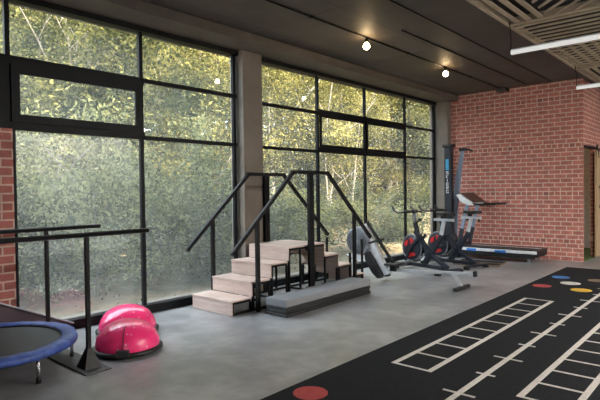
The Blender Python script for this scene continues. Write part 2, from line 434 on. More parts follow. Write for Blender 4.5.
MB_s = MB().box(WX-0.42, WX-0.125, 1.95, 4.9, -0.2, 0.045).box(WX-0.42, WX-0.125, 5.3, 10.9, -0.2, 0.045)
struct(MB_s.build('trim_2', 'beam'), 'pale outer window sill')
# door: rail, sliding leaf
D1 = bpy.data.objects.new('door_1', None); COL.objects.link(D1); D1.location = (DX, 12.3, 0); struct(D1, 'timber sliding barn door')
MB().box(DX+0.04, DX+0.085, 11.86, 12.86, 0.03, 2.18).build('door_leaf', 'door', D1, bevel=0.004)
h = MB().box(DX+0.085, DX+0.12, 12.08, 12.11, 1.02, 1.08).box(DX+0.085, DX+0.12, 12.08, 12.11, 1.42, 1.48).tube([(DX+0.125, 12.095, 0.95), (DX+0.125, 12.095, 1.55)], 0.014)
h.build('door_handle', 'steel', D1)
r = MB().box(DX+0.02, DX+0.035, 11.14, 13.3, 2.225, 2.265)
for y in (11.2, 11.9, 12.5, 13.2): r.box(DX, DX+0.04, y-0.02, y+0.02, 2.22, 2.27)
r.build('door_rail', 'steel', D1)
hg = MB()
for y in (12.0, 12.7): hg.box(DX+0.086, DX+0.094, y-0.02, y+0.02, 2.05, 2.24); hg.lathe([(0.045, -0.012), (0.045, 0.012)], (DX+0.065, y, 2.28), 20, 'x')
hg.build('hanger', 'steel', D1)

# ---------------------------------------------------------------- ceiling fittings
def slats_box(m, x0, x1, y0, y1, axis, pitch, z0=3.46, z1=3.50, wd=0.03):
    if axis == 'y':
        x = x0
        while x < x1-0.01: m.box(x, x+wd, y0, y1, z0, z1); x += pitch
    else:
        y = y0
        while y < y1-0.01: m.box(x0, x1, y, y+wd, z0, z1); y += pitch
def clipdiag(m, x0, x1, y0, y1, sgn, pitch, z0, z1, wd=0.03):
    """45 degree slats clipped to the rectangle"""
    c = -10
    while c < 30:
        c += pitch
        pts = []
        for k in range(2):
            cc = c + k*wd*1.414
            # line y = sgn*x + cc
            seg = []
            for x in (x0, x1):
                y = sgn*x + cc
                seg.append((x, y))
            (xa, ya), (xb, yb) = seg
            # clip in y
            def cl(xa, ya, xb, yb):
                t0, t1 = 0.0, 1.0
                for p, q in ((-(yb-ya), ya-y0), ((yb-ya), y1-ya)):
                    if p == 0: continue
                    t = q/p
                    if p < 0: t0 = max(t0, t)
                    else: t1 = min(t1, t)
                if t0 >= t1-0.02: return None
                return (xa+(xb-xa)*t0, ya+(yb-ya)*t0), (xa+(xb-xa)*t1, ya+(yb-ya)*t1)
            r = cl(xa, ya, xb, yb)
            if r is None: break
            pts.append(r)
        if len(pts) == 2:
            (a, b), (d, e) = pts
            m.prism([a, b, e, d], z0, z1, 'xy')
PX0, PX1 = -2.32, 0.99
def panel(y0, y1, style, label):
    t = thing('slatted_ceiling_panel', label, 'ceiling panel', ((PX0+PX1)/2, (y0+y1)/2, 3.44), 0, 'timber slat panels under the ceiling')
    MB().box(PX0, PX1, y0, y1, 3.542, ZC-0.002).build('backing', 'dark', t)
    b = MB(); w_ = 0.045
    b.box(PX0, PX0+w_, y0, y1, 3.455, 3.541).box(PX1-w_, PX1, y0, y1, 3.455, 3.541).box(PX0+w_, PX1-w_, y0, y0+w_, 3.455, 3.541).box(PX0+w_, PX1-w_, y1-w_, y1, 3.455, 3.541)
    b.build('border', 'slat', t)
    s = MB()
    xa, xb, ya, yb = PX0+w_, PX1-w_, y0+w_, y1-w_
    if style == 'diag':
        slats_box(s, xa+0.06, xa+0.40, ya, yb, 'y', 0.135, 3.466, 3.478, 0.062)
        clipdiag(s, xa+0.44, xb, ya, yb, -1, 0.22, 3.466, 3.478, 0.040)
    elif style == 'cross':
        slats_box(s, xa, xb, ya+0.08, ya+1.45, 'x', 0.17, 3.466, 3.476, 0.065)
        s.box(xa, xb, ya+1.47, ya+1.52, 3.466, 3.482)
        slats_box(s, xa, xb, ya+1.62, yb, 'x', 0.17, 3.466, 3.476, 0.06)
        slats_box(s, xa+0.08, xb, ya+1.53, yb, 'y', 0.15, 3.478, 3.490, 0.06)
    else:
        slats_box(s, xa+0.06, xb, ya, yb, 'y', 0.12, 3.466, 3.480, 0.06)
    s.build('slats', 'slat', t)
    return t
panel(3.28, 6.56, 'diag', 'timber ceiling panel with diagonal slats above the nearest hanging light tube')
panel(6.56, 9.78, 'cross', 'timber ceiling panel with crosswise slats turning to a lattice, between the two light tubes')
panel(9.78, 13.0, 'long', 'timber ceiling panel of lengthwise slats reaching past the brick corner')

def tube_light(y, label):
    t = thing('tube_light', label, 'light', (-1.05, y, 3.1), 0, 'hanging light tubes')
    MB().tube([(-2.24, y, 3.1), (0.16, y, 3.1)], 0.027, 14).build('lit_tube', 'tube', t)
    MB().box(-2.24, 0.16, y-0.012, y+0.012, 3.127, 3.140).build('housing', 'lightgrey', t)
    for x in (-2.245, 0.10):
        MB().tube([(x, y, 3.13), (x+0.0, y+0.01, 3.30), (x-0.02, y+0.02, 3.46), (x-0.05 if x < 0 else x, y+0.02, 3.553)], 0.006, 6).build('suspension_cord', 'steel', t)
    return t
tube_light(6.46, 'longer white light tube hanging below the slatted ceiling, nearer one')
tube_light(9.52, 'short-looking white light tube hanging near the brick wall corner')
tube_light(3.40, 'added white light tube hanging overhead, out of the picture')  # unseen third tube, added for the interior light

c = MB().tube([(-4.02, y, ZC-0.012) for y in (-3.1, 2, 5, 8, 10.9)], 0.011, 8)
for y in (3.6, 4.8, 7.1, 9.4, 10.4): c.box(-4.04, -4.0, y-0.02, y+0.02, ZC-0.026, ZC-0.002)
tag(c.build('lighting_cable', 'steel', off=(-4.02, 5, ZC)), 'black lighting cable along the ceiling carrying the two round bulbs', 'cable')
tag(MB().tube([(-3.5, y, ZC-0.008) for y in (6.03, 8, 10.9)], 0.009, 8).build('conduit', 'steel', off=(-3.5, 8, ZC)), 'thin dark conduit on the ceiling starting beside the nearer bulb', 'conduit')
tag(MB().tube([(-3.04, y, ZC-0.008) for y in (-3.1, 4, 11.0)], 0.009, 8).build('conduit', 'steel', off=(-3.04, 5, ZC)), 'thin dark conduit on the ceiling nearest the slatted panels', 'conduit')
tag(MB().box(-4.10, -3.90, 10.90, BY-0.005, ZC-0.075, ZC-0.005).build('junction_box', 'plate', off=(-4, 11, ZC), bevel=0.004), 'small grey box where the lighting cable meets the brick wall', 'junction box')
def bulb(y, x, label):
    t = thing('pendant_bulb', label, 'light bulb', (x, y, ZC-0.15), 0, 'bulbs on the ceiling cable')
    MB().lathe([(0.012, ZC-0.022), (0.026, ZC-0.03), (0.026, ZC-0.055), (0.018, ZC-0.078)], (x, y, 0), 14).build('socket', 'steel', t)
    prof = [(0.014, 0.078), (0.022, 0.09), (0.036, 0.102), (0.044, 0.122), (0.044, 0.140), (0.035, 0.158), (0.018, 0.170), (0.0005, 0.173)]
    MB().lathe([(r, ZC-h) for r, h in prof], (x, y, 0), 20).build('glass_bulb', 'bulb', t)
bulb(5.975, -4.02, 'glowing bulb on the ceiling cable nearer the camera')
bulb(8.35, -4.0, 'glowing bulb on the ceiling cable nearer the brick wall')

for n_, y in enumerate((5.2, 7.0, 8.8)):  # glowing panels added out of view as fill for the brick wall
    t = thing('added_fill_panel', 'unseen ceiling panel added to brighten the brick wall, ' + ('nearest', 'middle one', 'farthest')[n_] + ' in its row', 'light', (4.02, y, ZC), 0, 'added fill panels')
    MB().box(3.60, 4.45, y-0.75, y+0.75, ZC-0.03, ZC-0.004).build('housing', 'white', t)
    MB().box(3.64, 4.41, y-0.71, y+0.71, ZC-0.036, ZC-0.0305).build('diffuser', 'panel', t)
# ---------------------------------------------------------------- rubber floor mat with markings
MX0, MX1, MY0, MY1 = -2.575, 1.40, 0.4, 10.2
mat_t = thing('turf_mat', 'long black rubber training mat with ladder markings and coloured dots', 'floor mat', ((MX0+MX1)/2, 5.3, 0))
MB().box(MX0, MX1, MY0, MY1, 0.0005, 0.010).build('mat_sheet', 'rubber', mat_t, bevel=0.003)
Z0, Z1 = 0.0095, 0.0115
def ladder(x0, x1, y0, n, pitch, wr=0.045, wg=0.028):
    m = MB(); y1 = y0 + n*pitch + wg
    m.box(x0, x0+wr, y0, y1, Z0, Z1).box(x1-wr, x1, y0, y1, Z0, Z1)
    for k in range(n+1): m.box(x0+wr, x1-wr, y0+k*pitch, y0+k*pitch+wg, Z0, Z1)
    return m.build('ladder_marking', 'mark', mat_t)
ladder(-2.28, -1.915, 3.70, 9, 0.364)
ladder(-1.245, -0.86, 3.64, 9, 0.345)
m = MB().box(-1.592, -1.548, 2.95, 8.4, Z0, Z1)
for k in range(-1, 11):
    y = 3.44 + k*0.4825; L = 0.118 if k % 2 == 0 else 0.074
    m.box(-1.57-L, -1.592, y-0.014, y+0.014, Z0, Z1).box(-1.548, -1.57+L, y-0.014, y+0.014, Z0, Z1)
m.build('centre_line_marking', 'mark', mat_t)
def dot(x, y, r, mt, lab):
    o = MB().lathe([(r, Z0), (r, Z1)], (x, y, 0), 32).build('dot_marking', mt, mat_t); o['label'] = lab
dot(-2.38, 2.78, 0.125, 'red', 'red dot near the front of the mat')
dot(-2.36, 8.02, 0.13, 'red', 'red dot at the far end')
dot(-2.35, 8.97, 0.135, 'blue', 'blue dot')
dot(-2.09, 8.48, 0.14, 'dotwhite', 'white dot')
dot(-1.835, 8.0, 0.135, 'yellow', 'yellow dot')
dot(-1.83, 8.96, 0.135, 'tan', 'brown dot')

# ---------------------------------------------------------------- training stairs
ST = thing('training_stairs', 'pale plywood rehabilitation stairs with black steel frame and handrails', 'stairs', (-4.965, 5.30, 0))
YU = [3.94, 4.265, 4.59, 4.915]; YD = [5.68, 6.005, 6.33, 6.65]; H_ = [0.18, 0.36, 0.54, 0.722]
SX0, SX1 = -5.30, -4.56
levels = [(YU[0], YU[1], H_[0]), (YU[1], YU[2], H_[1]), (YU[2], YU[3], H_[2]), (YU[3], YD[0], H_[3]), (YD[0], YD[1], H_[2]), (YD[1], YD[2], H_[1]), (YD[2], YD[3], H_[0])]
for y0, y1, z in levels:
    MB().box(SX0, SX1-0.002, y0-(0.012 if z < 0.7 and y0 < 5 else 0), y1-0.012 if y0 < 5 and z < .7 else y1, z-0.022, z).build('tread', 'ply', ST, bevel=0.002)
for y, z0, z1 in ((YU[0], 0.005, 0.156), (YU[1], 0.182, 0.336), (YU[2], 0.362, 0.516), (YU[3], 0.542, 0.698)):
    MB().box(SX0, SX1-0.002, y, y+0.018, z0, z1).build('riser', 'ply', ST)
for y, z0, z1 in ((YD[3], 0.005, 0.156), (YD[2], 0.182, 0.336), (YD[1], 0.362, 0.516), (YD[0], 0.542, 0.698)):
    MB().box(SX0, SX1-0.002, y-0.018, y, z0, z1).build('riser', 'ply', ST)
f = MB()
for sx in (SX0+0.03, SX1-0.018):
    a, b = sx-0.014, sx+0.014
    for y0, y1, z in levels:
        f.box(a, b, y0+0.02, y1-0.02, z-0.05, z-0.024)
    f.box(a, b, YU[0]+0.02, YD[3]-0.02, 0.004, 0.030)
    for y, z in zip([y+0.032 for y in YU]+[y-0.032 for y in YD], H_+H_): f.box(a, b, y-0.012, y+0.012, 0.03, z-0.03)
    for y, z in ((YU[1]-0.016, .18), (YU[2]-0.016, .36), (YU[3]-0.016, .54), (5.17, .72), (5.42, .72), (YD[0]+.016, .54), (YD[1]+.016, .36), (YD[2]+.016, .18)):
        f.box(a, b, y-0.008, y+0.008, 0.03, z-0.05)
for y in (YU[3]+0.03, YD[0]-0.03): f.box(SX0+0.044, SX1-0.032, y-0.014, y+0.014, 0.004, 0.03)
f.build('frame', 'steel', ST)
for side, x in ((1, -4.50), (-1, -5.342)):
    rl = MB().bar((x, 3.90, 0.725), (x, 4.965, 1.695), 0.036, 0.046).bar((x, 4.945, 1.697), (x, 5.70, 1.697), 0.036, 0.046).bar((x, 5.68, 1.695), (x, 6.74, 0.715), 0.036, 0.046)
    rl.build('handrail', 'steel', ST)
    for y, zt in ((4.31, 1.10), (6.31, 1.11)):
        MB().box(x-0.02, x+0.02, y-0.024, y+0.024, 0.003, zt-0.02).build('post', 'steel', ST)
    MB().box(x-0.022, x+0.022, 5.262, 5.305, 0.003, 1.68).box(x-0.022, x+0.022, 5.31, 5.355, 0.003, 1.68).build('post', 'steel', ST)
    for y, z in ((4.31, 0.14), (4.31, 0.30), (5.28, 0.14), (5.28, 0.66), (6.31, 0.14)):
        xa, xb = (SX1-0.004, x-0.018) if side > 0 else (x+0.018, SX0+0.016)
        MB().box(xa, xb, y-0.015, y+0.015, z-0.015, z+0.015).build('bracket', 'steel', ST)

# ---------------------------------------------------------------- grey topped step stack
SB = thing('step_platform', 'long low step box with grey top on black base in front of stairs', 'step platform', (-4.19, 5.16, 0), math.radians(1.2))
MB().box(-0.165, 0.165, -0.89, 0.89, 0.118, 0.205).build('top_slab', 'greytop', SB, world=False, bevel=0.012)
for z0, z1, i in ((0.004, 0.042, 0), (0.044, 0.080, .008), (0.082, 0.118, .002)):
    MB().box(-0.165+i, 0.165-i, -0.885+i, 0.885-i, z0, z1).build('base_layer', 'blackplastic', SB, world=False, bevel=0.008)

# ---------------------------------------------------------------- parallel bars
PB = thing('parallel_bars', 'black steel parallel walking bars on posts beside the blue trampoline', 'parallel bars', (-4.66, 1.2, 0))
for x, ye in ((-4.16, 2.61), (-5.19, 2.68)):
    MB().tube([(x, -0.9, 1.11), (x, ye, 1.11)], 0.021, 12).build('handrail', 'steel', PB)
    for y in (2.03, -0.5):
        yy = y if x > -5 else y+0.10
        MB().box(x-0.016, x+0.016, yy-0.016, yy+0.016, 0.012, 1.095).build('post', 'steel', PB)
        gs = MB().add([(x-0.08, yy-0.07, 0.013), (x+0.08, yy-0.07, 0.013), (x+0.08, yy+0.07, 0.013), (x-0.08, yy+0.07, 0.013), (x-0.018, yy-0.018, 0.17), (x+0.018, yy-0.018, 0.17), (x+0.018, yy+0.018, 0.17), (x-0.018, yy+0.018, 0.17)],
                      [(3, 2, 1, 0), (4, 5, 6, 7), (0, 1, 5, 4), (1, 2, 6, 5), (2, 3, 7, 6), (3, 0, 4, 7)])
        gs.build('post_foot', 'steel', PB)
for y in (2.03, -0.5):
    MB().box(-5.36, -3.99, y-0.11, y+0.11, 0.001, 0.012).build('base_plate', 'plate', PB, bevel=0.002)

# ---------------------------------------------------------------- trampoline
TC = (-4.735, 1.475); TR = 0.665; TZ = 0.232
TP = thing('mini_trampoline', 'round mini trampoline with blue padded rim and black mat', 'trampoline', (TC[0], TC[1], 0))
prof = [(TR-0.135, TZ+0.002), (TR-0.12, TZ+0.016), (TR-0.06, TZ+0.024), (TR-0.012, TZ+0.014), (TR, TZ-0.012), (TR-0.003, TZ-0.04), (TR-0.012, TZ-0.038), (TR-0.012, TZ-0.01), (TR-0.12, TZ-0.002), (TR-0.135, TZ+0.002)]
n = 96; vs = []; fs = []
for i, (r, h) in enumerate(prof):
    for k in range(n):
        t = 2*PI*k/n; wv = 0.004*math.sin(k*2*PI/n*24) * (1 if 1 <= i <= 5 else 0.3)
        vs.append((TC[0]+(r+wv*0.5)*math.cos(t), TC[1]+(r+wv*0.5)*math.sin(t), h+wv*0.6))
for i in range(len(prof)-1):
    for k in range(n): fs.append((i*n+k, i*n+(k+1) % n, (i+1)*n+(k+1) % n, (i+1)*n+k))
MB().add(vs, fs, True).build('rim_cover', 'tramp_blue', TP)
MB().torus((TC[0], TC[1], TZ-0.022), TR-0.03, 0.014).build('rim_tube', 'chrome', TP)
MB().lathe([(TR-0.128, TZ-0.012), (TR-0.128, TZ-0.006)], (TC[0], TC[1], 0), 64).build('jumping_mat', 'tramp_mat', TP)
bx = MB().torus((TC[0], TC[1], TZ+0.001), TR-0.136, 0.006, m=6); bx.build('binding', 'blackplastic', TP)
for k in range(6):
    t = math.radians(13+60*k); r = TR-0.045
    x, y = TC[0]+r*math.cos(t), TC[1]+r*math.sin(t)
    lg = MB().tube([(x, y, TZ-0.03), (x, y, 0.03)], 0.014, 12).build('leg', 'chrome', TP)
    MB().lathe([(0.019, 0.0), (0.019, 0.035), (0.015, 0.045)], (x, y, 0), 12).build('rubber_foot', 'blackplastic', lg, off=wloc(TP))

# ---------------------------------------------------------------- wedge ramp leaning along the window
RW = thing('wedge_ramp', 'dark wedge ramp with white edge standing behind the blue trampoline', 'ramp', (-5.44, 1.9, 0))
MB().prism([(1.20, 0.003), (2.47, 0.003), (2.47, 0.06), (1.20, 0.66)], -5.468, -5.436, 'yz').build('ramp_panel', 'ramp', RW)
MB().bar((-5.452, 1.20, 0.672), (-5.452, 2.48, 0.068), 0.04, 0.022).build('edge_rail', 'blackplastic', RW)
MB().bar((-5.452, 1.20, 0.690), (-5.452, 2.50, 0.078), 0.03, 0.012).build('edge_strip', 'lightgrey', RW)

# ---------------------------------------------------------------- balance domes
def dome(x, y, rz, label):
    t = thing('balance_dome', label, 'balance trainer', (x, y, 0), rz, 'pink balance domes')
    MB().lathe([(0.24, 0.004), (0.295, 0.010), (0.315, 0.024), (0.315, 0.040), (0.297, 0.052), (0.27, 0.052)], n=48).build('base', 'blackplastic', t, world=False)
    pr = []
    for k in range(0, 17):
        a = PI/2*k/16
        rr = 0.285*math.cos(a)**0.9 if k < 16 else 0.0005
        pr.append((rr, 0.05 + 0.235*math.sin(a)))
    nn = 64; vs = []; fs = []
    for r, h in pr:
        for k in range(nn):
            a = 2*PI*k/nn; b = 0.006*max(0, math.sin(a*9)*math.sin(h*80)) if 0.08 < h < 0.25 else 0
            vs.append(((r+b)*math.cos(a), (r+b)*math.sin(a), h))
    for i in range(len(pr)-1):
        for k in range(nn): fs.append((i*nn+k, i*nn+(k+1) % nn, (i+1)*nn+(k+1) % nn, (i+1)*nn+k))
    MB().add(vs, fs, True).build('dome', 'pink', t, world=False)
    MB().box(-0.055, 0.055, -0.325, -0.285, 0.02, 0.085).build('handle_block', 'blackplastic', t, world=False, bevel=0.006)
    st = [(0, -0.292*math.cos(a)**0.9, 0.055+0.238*math.sin(a)) for a in [PI/2*k/12*0.95 for k in range(12)]]
    MB().tube(st[1:10], 0.004, 6).build('cord', 'blackplastic', t, world=False)
    return t
A_ = dome(-4.36, 2.50, math.radians(52), 'hot pink inflated balance dome, the front one with a black clip')
B_ = dup(A_, (-4.93, 2.83, 0), 'hot pink inflated balance dome half hidden behind the other pink dome', math.radians(200))

# ---------------------------------------------------------------- rowing machine
RY = 7.05
RO = thing('rowing_machine', 'grey and white rowing machine with round flywheel and rail reaching right', 'rowing machine', (-4.2, RY, 0))
fw = MB().lathe([(0.05, -0.095), (0.19, -0.09), (0.225, -0.06), (0.23, 0.0), (0.225, 0.06), (0.19, 0.09), (0.05, 0.095)], (-4.99, RY, 0.62), 40, 'y')
fw.prism([(-4.98, 0.84), (-4.84, 0.74), (-4.76, 0.50), (-4.84, 0.44), (-4.96, 0.48)], RY-0.087, RY+0.087)
fh = fw.build('flywheel_housing', 'greyplastic', RO)
gr = MB()
for k in range(5): gr.torus((-4.99, RY-0.095, 0.62), 0.05+0.032*k, 0.004, 'y', 32, 6)
gr.build('vent_grille', 'blackplastic', fh, off=wloc(RO))
MB().prism([(-4.93, 0.88), (-4.85, 0.90), (-4.70, 0.62), (-4.55, 0.36), (-4.40, 0.13), (-4.50, 0.09), (-4.66, 0.32), (-4.80, 0.50), (-4.84, 0.72)], RY-0.04, RY+0.04).build('front_frame', 'machinewhite', RO, bevel=0.008)
MB().prism([(-5.24, 0.38), (-4.86, 0.37), (-4.72, 0.30), (-4.98, 0.28)], RY-0.06, RY+0.06).build('lower_fairing', 'machinewhite', RO)
MB().bar((-5.12, RY, 0.30), (-5.16, RY, 0.05), 0.04, 0.05).bar((-5.16, RY-0.24, 0.04), (-5.16, RY+0.24, 0.04), 0.05, 0.045).build('front_leg', 'machinewhite', RO)
for sy in (-1, 1):
    y = RY+sy*0.105
    MB().prism([(-4.80, 0.44), (-4.74, 0.46), (-4.52, 0.14), (-4.49, 0.06), (-4.56, 0.05), (-4.66, 0.13), (-4.79, 0.33)], y-0.05, y+0.05).build('footrest', 'blackplastic', RO, bevel=0.01)
MB().bar((-4.84, RY, 0.93), (-4.34, RY, 0.28), 0.035, 0.04).build('monitor_arm', 'blackplastic', RO)
MB().tube([(-4.66, RY-0.22, 0.615), (-4.66, RY+0.22, 0.64)], 0.016, 10).bar((-4.70, RY, 0.625), (-4.56, RY, 0.62), 0.04, 0.03).build('handle', 'blackplastic', RO)
MB().bar((-4.60, RY, 0.175), (-3.02, RY, 0.25), 0.045, 0.045).build('rail', 'lightgrey', RO, bevel=0.006)
MB().box(-4.44, -4.24, RY-0.15, RY+0.15, 0.262, 0.30).box(-4.40, -4.28, RY-0.05, RY+0.05, 0.17, 0.262).build('seat', 'blackplastic', RO, bevel=0.014)
lg = MB().bar((-3.36, RY, 0.235), (-3.25, RY+0.03, 0.03), 0.045, 0.06).build('rear_leg', 'lightgrey', RO)
MB().bar((-3.24, RY-0.20, 0.028), (-3.24, RY+0.26, 0.028), 0.06, 0.05).build('rubber_foot', 'blackplastic', lg, off=wloc(RO), bevel=0.01)
MB().bar((-3.05, RY, 0.25), (-3.01, RY, 0.252), 0.062, 0.075).build('rail_cap', 'blackplastic', RO)

RO.location.x += 0.07
# ---------------------------------------------------------------- spin bikes (local +X = front)
def bike(loc, rz, label):
    t = thing('spin_bike', label, 'exercise bike', loc, rz, 'indoor cycling bikes'); t.scale = (1.06, 1.06, 1.06)
    B = lambda m, n, mt, par=None, bv=0: m.build(n, mt, par or t, world=False, bevel=bv)
    # flywheel at the front
    fwl = B(MB().lathe([(0.04, -0.02), (0.20, -0.018), (0.215, 0.0), (0.20, 0.018), (0.04, 0.02)], (0.38, 0, 0.36), 40, 'y'), 'flywheel', 'navy')
    B(MB().torus((0.38, 0, 0.36), 0.222, 0.014, 'y', 48, 8), 'flywheel_rim', 'midgrey', fwl)
    for pg in ([(0.30, 0.46), (0.34, 0.52), (0.40, 0.53), (0.38, 0.42), (0.33, 0.38)], [(0.28, 0.24), (0.42, 0.19), (0.48, 0.23), (0.42, 0.27), (0.30, 0.28)], [(0.44, 0.50), (0.52, 0.46), (0.54, 0.38), (0.45, 0.40)]):
        B(MB().prism(pg, -0.035, 0.035), 'flywheel_guard', 'bikered')
    for s in (-1, 1):
        B(MB().bar((0.10, s*0.055, 0.60), (0.38, s*0.055, 0.36), 0.02, 0.045).bar((0.38, s*0.055, 0.36), (0.50, s*0.055, 0.09), 0.02, 0.045), 'fork', 'navy')
    fr = MB()
    fr.bar((0.30, 0, 0.66), (-0.05, 0, 0.28), 0.05, 0.08).bar((0.24, 0, 0.60), (0.30, 0, 0.80), 0.06, 0.06)
    fr.bar((-0.30, 0, 0.62), (-0.05, 0, 0.26), 0.05, 0.07).bar((-0.34, 0, 0.08), (0.48, 0, 0.08), 0.06, 0.06)
    fr.bar((-0.02, 0, 0.30), (-0.42, 0, 0.09), 0.05, 0.07).bar((-0.05, 0, 0.30), (0.10, 0, 0.09), 0.05, 0.09)
    B(fr, 'frame', 'navy', bv=0.006)
    B(MB().lathe([(0.06, -0.075), (0.10, -0.07), (0.11, -0.045), (0.10, -0.03)], (0, 0, 0.30), 28, 'y').prism([(0.0, 0.40), (0.36, 0.44), (0.36, 0.28), (0.0, 0.20)], -0.075, -0.045), 'chain_guard', 'navy', bv=0.01)
    # handlebar post and bars
    B(MB().bar((0.29, 0, 0.76), (0.33, 0, 0.98), 0.04, 0.05), 'handlebar_post', 'midgrey')
    hb = MB().tube([(0.33, -0.12, 0.985), (0.33, 0.12, 0.985)], 0.016)
    for s in (-1, 1):
        hb.tube([(0.33, s*0.12, 0.985), (0.36, s*0.23, 0.975), (0.46, s*0.25, 0.975), (0.57, s*0.23, 1.00), (0.63, s*0.21, 1.07)], 0.015)
    hb.tube([(0.33, -0.06, 0.985), (0.48, -0.05, 0.99), (0.55, 0, 1.0), (0.48, 0.05, 0.99), (0.33, 0.06, 0.985)], 0.014)
    hb.box(0.28, 0.40, -0.035, 0.035, 0.965, 1.01)
    B(hb, 'handlebar', 'blackplastic')
    B(MB().tube([(0.26, 0, 0.80), (0.20, 0, 0.84)], 0.012).lathe([(0.02, -0.02), (0.028, 0), (0.02, 0.02)], (0.19, 0, 0.85), 12, 'x'), 'resistance_knob', 'blackplastic')
    # seat
    B(MB().bar((-0.27, 0, 0.58), (-0.34, 0, 0.85), 0.04, 0.05), 'seat_post', 'lightgrey')
    B(MB().bar((-0.54, 0, 0.87), (-0.14, 0, 0.87), 0.035, 0.04), 'seat_slider', 'lightgrey')
    B(MB().tube([(-0.50, 0, 0.85), (-0.50, 0, 0.80)], 0.016), 'slider_knob', 'blackplastic')
    B(MB().prism([(-0.50, -0.10), (-0.44, -0.125), (-0.34, -0.09), (-0.20, -0.025), (-0.17, 0), (-0.20, 0.025), (-0.34, 0.09), (-0.44, 0.125), (-0.50, 0.10)], 0.94, 0.99, 'xy').box(-0.36, -0.28, -0.02, 0.02, 0.885, 0.945), 'saddle', 'blackplastic', bv=0.015)
    # cranks and pedals
    for s in (-1, 1):
        c = B(MB().bar((0, s*0.085, 0.30), (s*0.12, s*0.095, 0.30-s*0.12), 0.014, 0.028), 'crank', 'chrome')
        B(MB().box(s*0.12-0.045, s*0.12+0.045, s*0.15-0.05, s*0.15+0.05, 0.285-s*0.12, 0.315-s*0.12), 'pedal', 'blackplastic', c, 0.006)
    for x in (0.50, -0.44):
        st = B(MB().bar((x, -0.26, 0.055), (x, 0.26, 0.055), 0.07, 0.045), 'stabilizer', 'midgrey' if x > 0 else 'navy', bv=0.01)
        for s in (-1, 1): B(MB().box(x-0.045, x+0.045, s*0.26-0.035, s*0.26+0.035, 0.0, 0.065), 'rubber_foot', 'blackplastic', st, 0.008)
    B(MB().box(0.42, 0.58, -0.16, 0.16, 0.078, 0.13), 'front_base_cover', 'midgrey', bv=0.015)
    return t
hd = math.radians(180-16)
K1 = bike((-4.36, 8.36, 0), hd, 'spin bike with red flywheel guard, the one nearer the rowing machine')
K2 = dup(K1, (-4.26, 9.22, 0), 'spin bike with red flywheel guard standing behind the other bike towards the wall', hd+0.05)

# ---------------------------------------------------------------- ski trainer tower + leaning rail
SK = thing('ski_trainer', 'tall narrow black ski training tower with blue and white lettering in corner', 'exercise machine', (-5.10, 10.62, 0))
MB().prism([(-5.20, 0.03), (-5.02, 0.03), (-5.035, 0.9), (-5.05, 2.36), (-5.20, 2.36), (-5.205, 0.9)], 10.56, 10.68).build('tower', 'navy', SK, bevel=0.008)
MB().box(-5.28, -4.86, 10.38, 10.86, 0.002, 0.032).build('base', 'blackplastic', SK, bevel=0.006)
MB().lathe([(0.05, -0.07), (0.16, -0.065), (0.175, 0), (0.16, 0.065), (0.05, 0.07)], (-5.12, 10.63, 0.36), 32, 'y').build('flywheel_housing', 'blackplastic', SK)
MB().box(-5.24, -5.0, 10.54, 10.70, 2.36, 2.42).build('top_pulley_housing', 'blackplastic', SK, bevel=0.01)
tx = MB()
MB().box(-5.165, -5.095, 10.552, 10.5585, 1.86, 2.10).build('blue_lettering', 'skyblue', SK)
# white vertical lettering: SKI
def glyph(m, ch, cx, z, w_, h_, th):
    y0, y1 = 10.552, 10.5585
    x0, x1 = cx-w_/2, cx+w_/2
    if ch == 'S':
        for k in (0, 0.5, 1): m.box(x0, x1, y0, y1, z+k*(h_-th), z+k*(h_-th)+th)
        m.box(x0, x0+th, y0, y1, z+h_/2, z+h_); m.box(x1-th, x1, y0, y1, z, z+h_/2)
    elif ch == 'K':
        m.box(x0, x0+th, y0, y1, z, z+h_); m.bar((x0+th/2, (y0+y1)/2, z+h_/2), (x1, (y0+y1)/2, z+h_), y1-y0, th, up=(0, 1, 0)) if False else None
        m.prism([(x0+th, z+h_*0.45), (x1-th, z+h_), (x1, z+h_), (x0+th, z+h_*0.62)], y0, y1); m.prism([(x0+th, z+h_*0.55), (x1-th, z), (x1, z), (x0+th, z+h_*0.38)], y0, y1)
    elif ch == 'I': m.box(cx-th/2, cx+th/2, y0, y1, z, z+h_)
    elif ch == 'E':
        m.box(x0, x0+th, y0, y1, z, z+h_)
        for k in (0, 0.5, 1): m.box(x0, x1, y0, y1, z+k*(h_-th), z+k*(h_-th)+th)
    elif ch == 'R':
        m.box(x0, x0+th, y0, y1, z, z+h_); m.box(x0, x1, y0, y1, z+h_-th, z+h_); m.box(x0, x1, y0, y1, z+h_/2-th/2, z+h_/2+th/2); m.box(x1-th, x1, y0, y1, z+h_/2, z+h_)
        m.prism([(x0+th, z+h_*0.45), (x1-th, z), (x1, z), (x0+th*2, z+h_*0.45)], y0, y1)
    elif ch == 'G':
        m.box(x0, x0+th, y0, y1, z, z+h_); m.box(x0, x1, y0, y1, z, z+th); m.box(x0, x1, y0, y1, z+h_-th, z+h_); m.box(x1-th, x1, y0, y1, z, z+h_/2)
for i, ch in enumerate('SKIERG'): glyph(tx, ch, -5.13, 1.77-i*0.082, 0.055, 0.066, 0.013)
tx.build('white_lettering', 'machinewhite', SK)
LR = thing('leaning_rail', 'slanted pale grey beam with black handle on top beside the black tower', 'exercise machine', (-4.93, 10.80, 0))
MB().prism([(-5.05, 0.02), (-4.98, 0.02), (-4.96, 1.0), (-4.88, 1.70), (-4.80, 2.28), (-4.87, 2.28), (-5.00, 1.70), (-5.07, 1.0)], 10.77, 10.83).build('rail', 'bluemetal', LR, bevel=0.008)
MB().bar((-5.03, 10.80, 0.02), (-5.02, 10.80, 1.2), 0.05, 0.05).build('rear_strut', 'steel', LR)
MB().box(-4.90, -4.76, 10.75, 10.85, 2.27, 2.34).tube([(-4.76, 10.80, 2.315), (-4.60, 10.78, 2.26)], 0.02, 10).build('handle', 'blackplastic', LR)
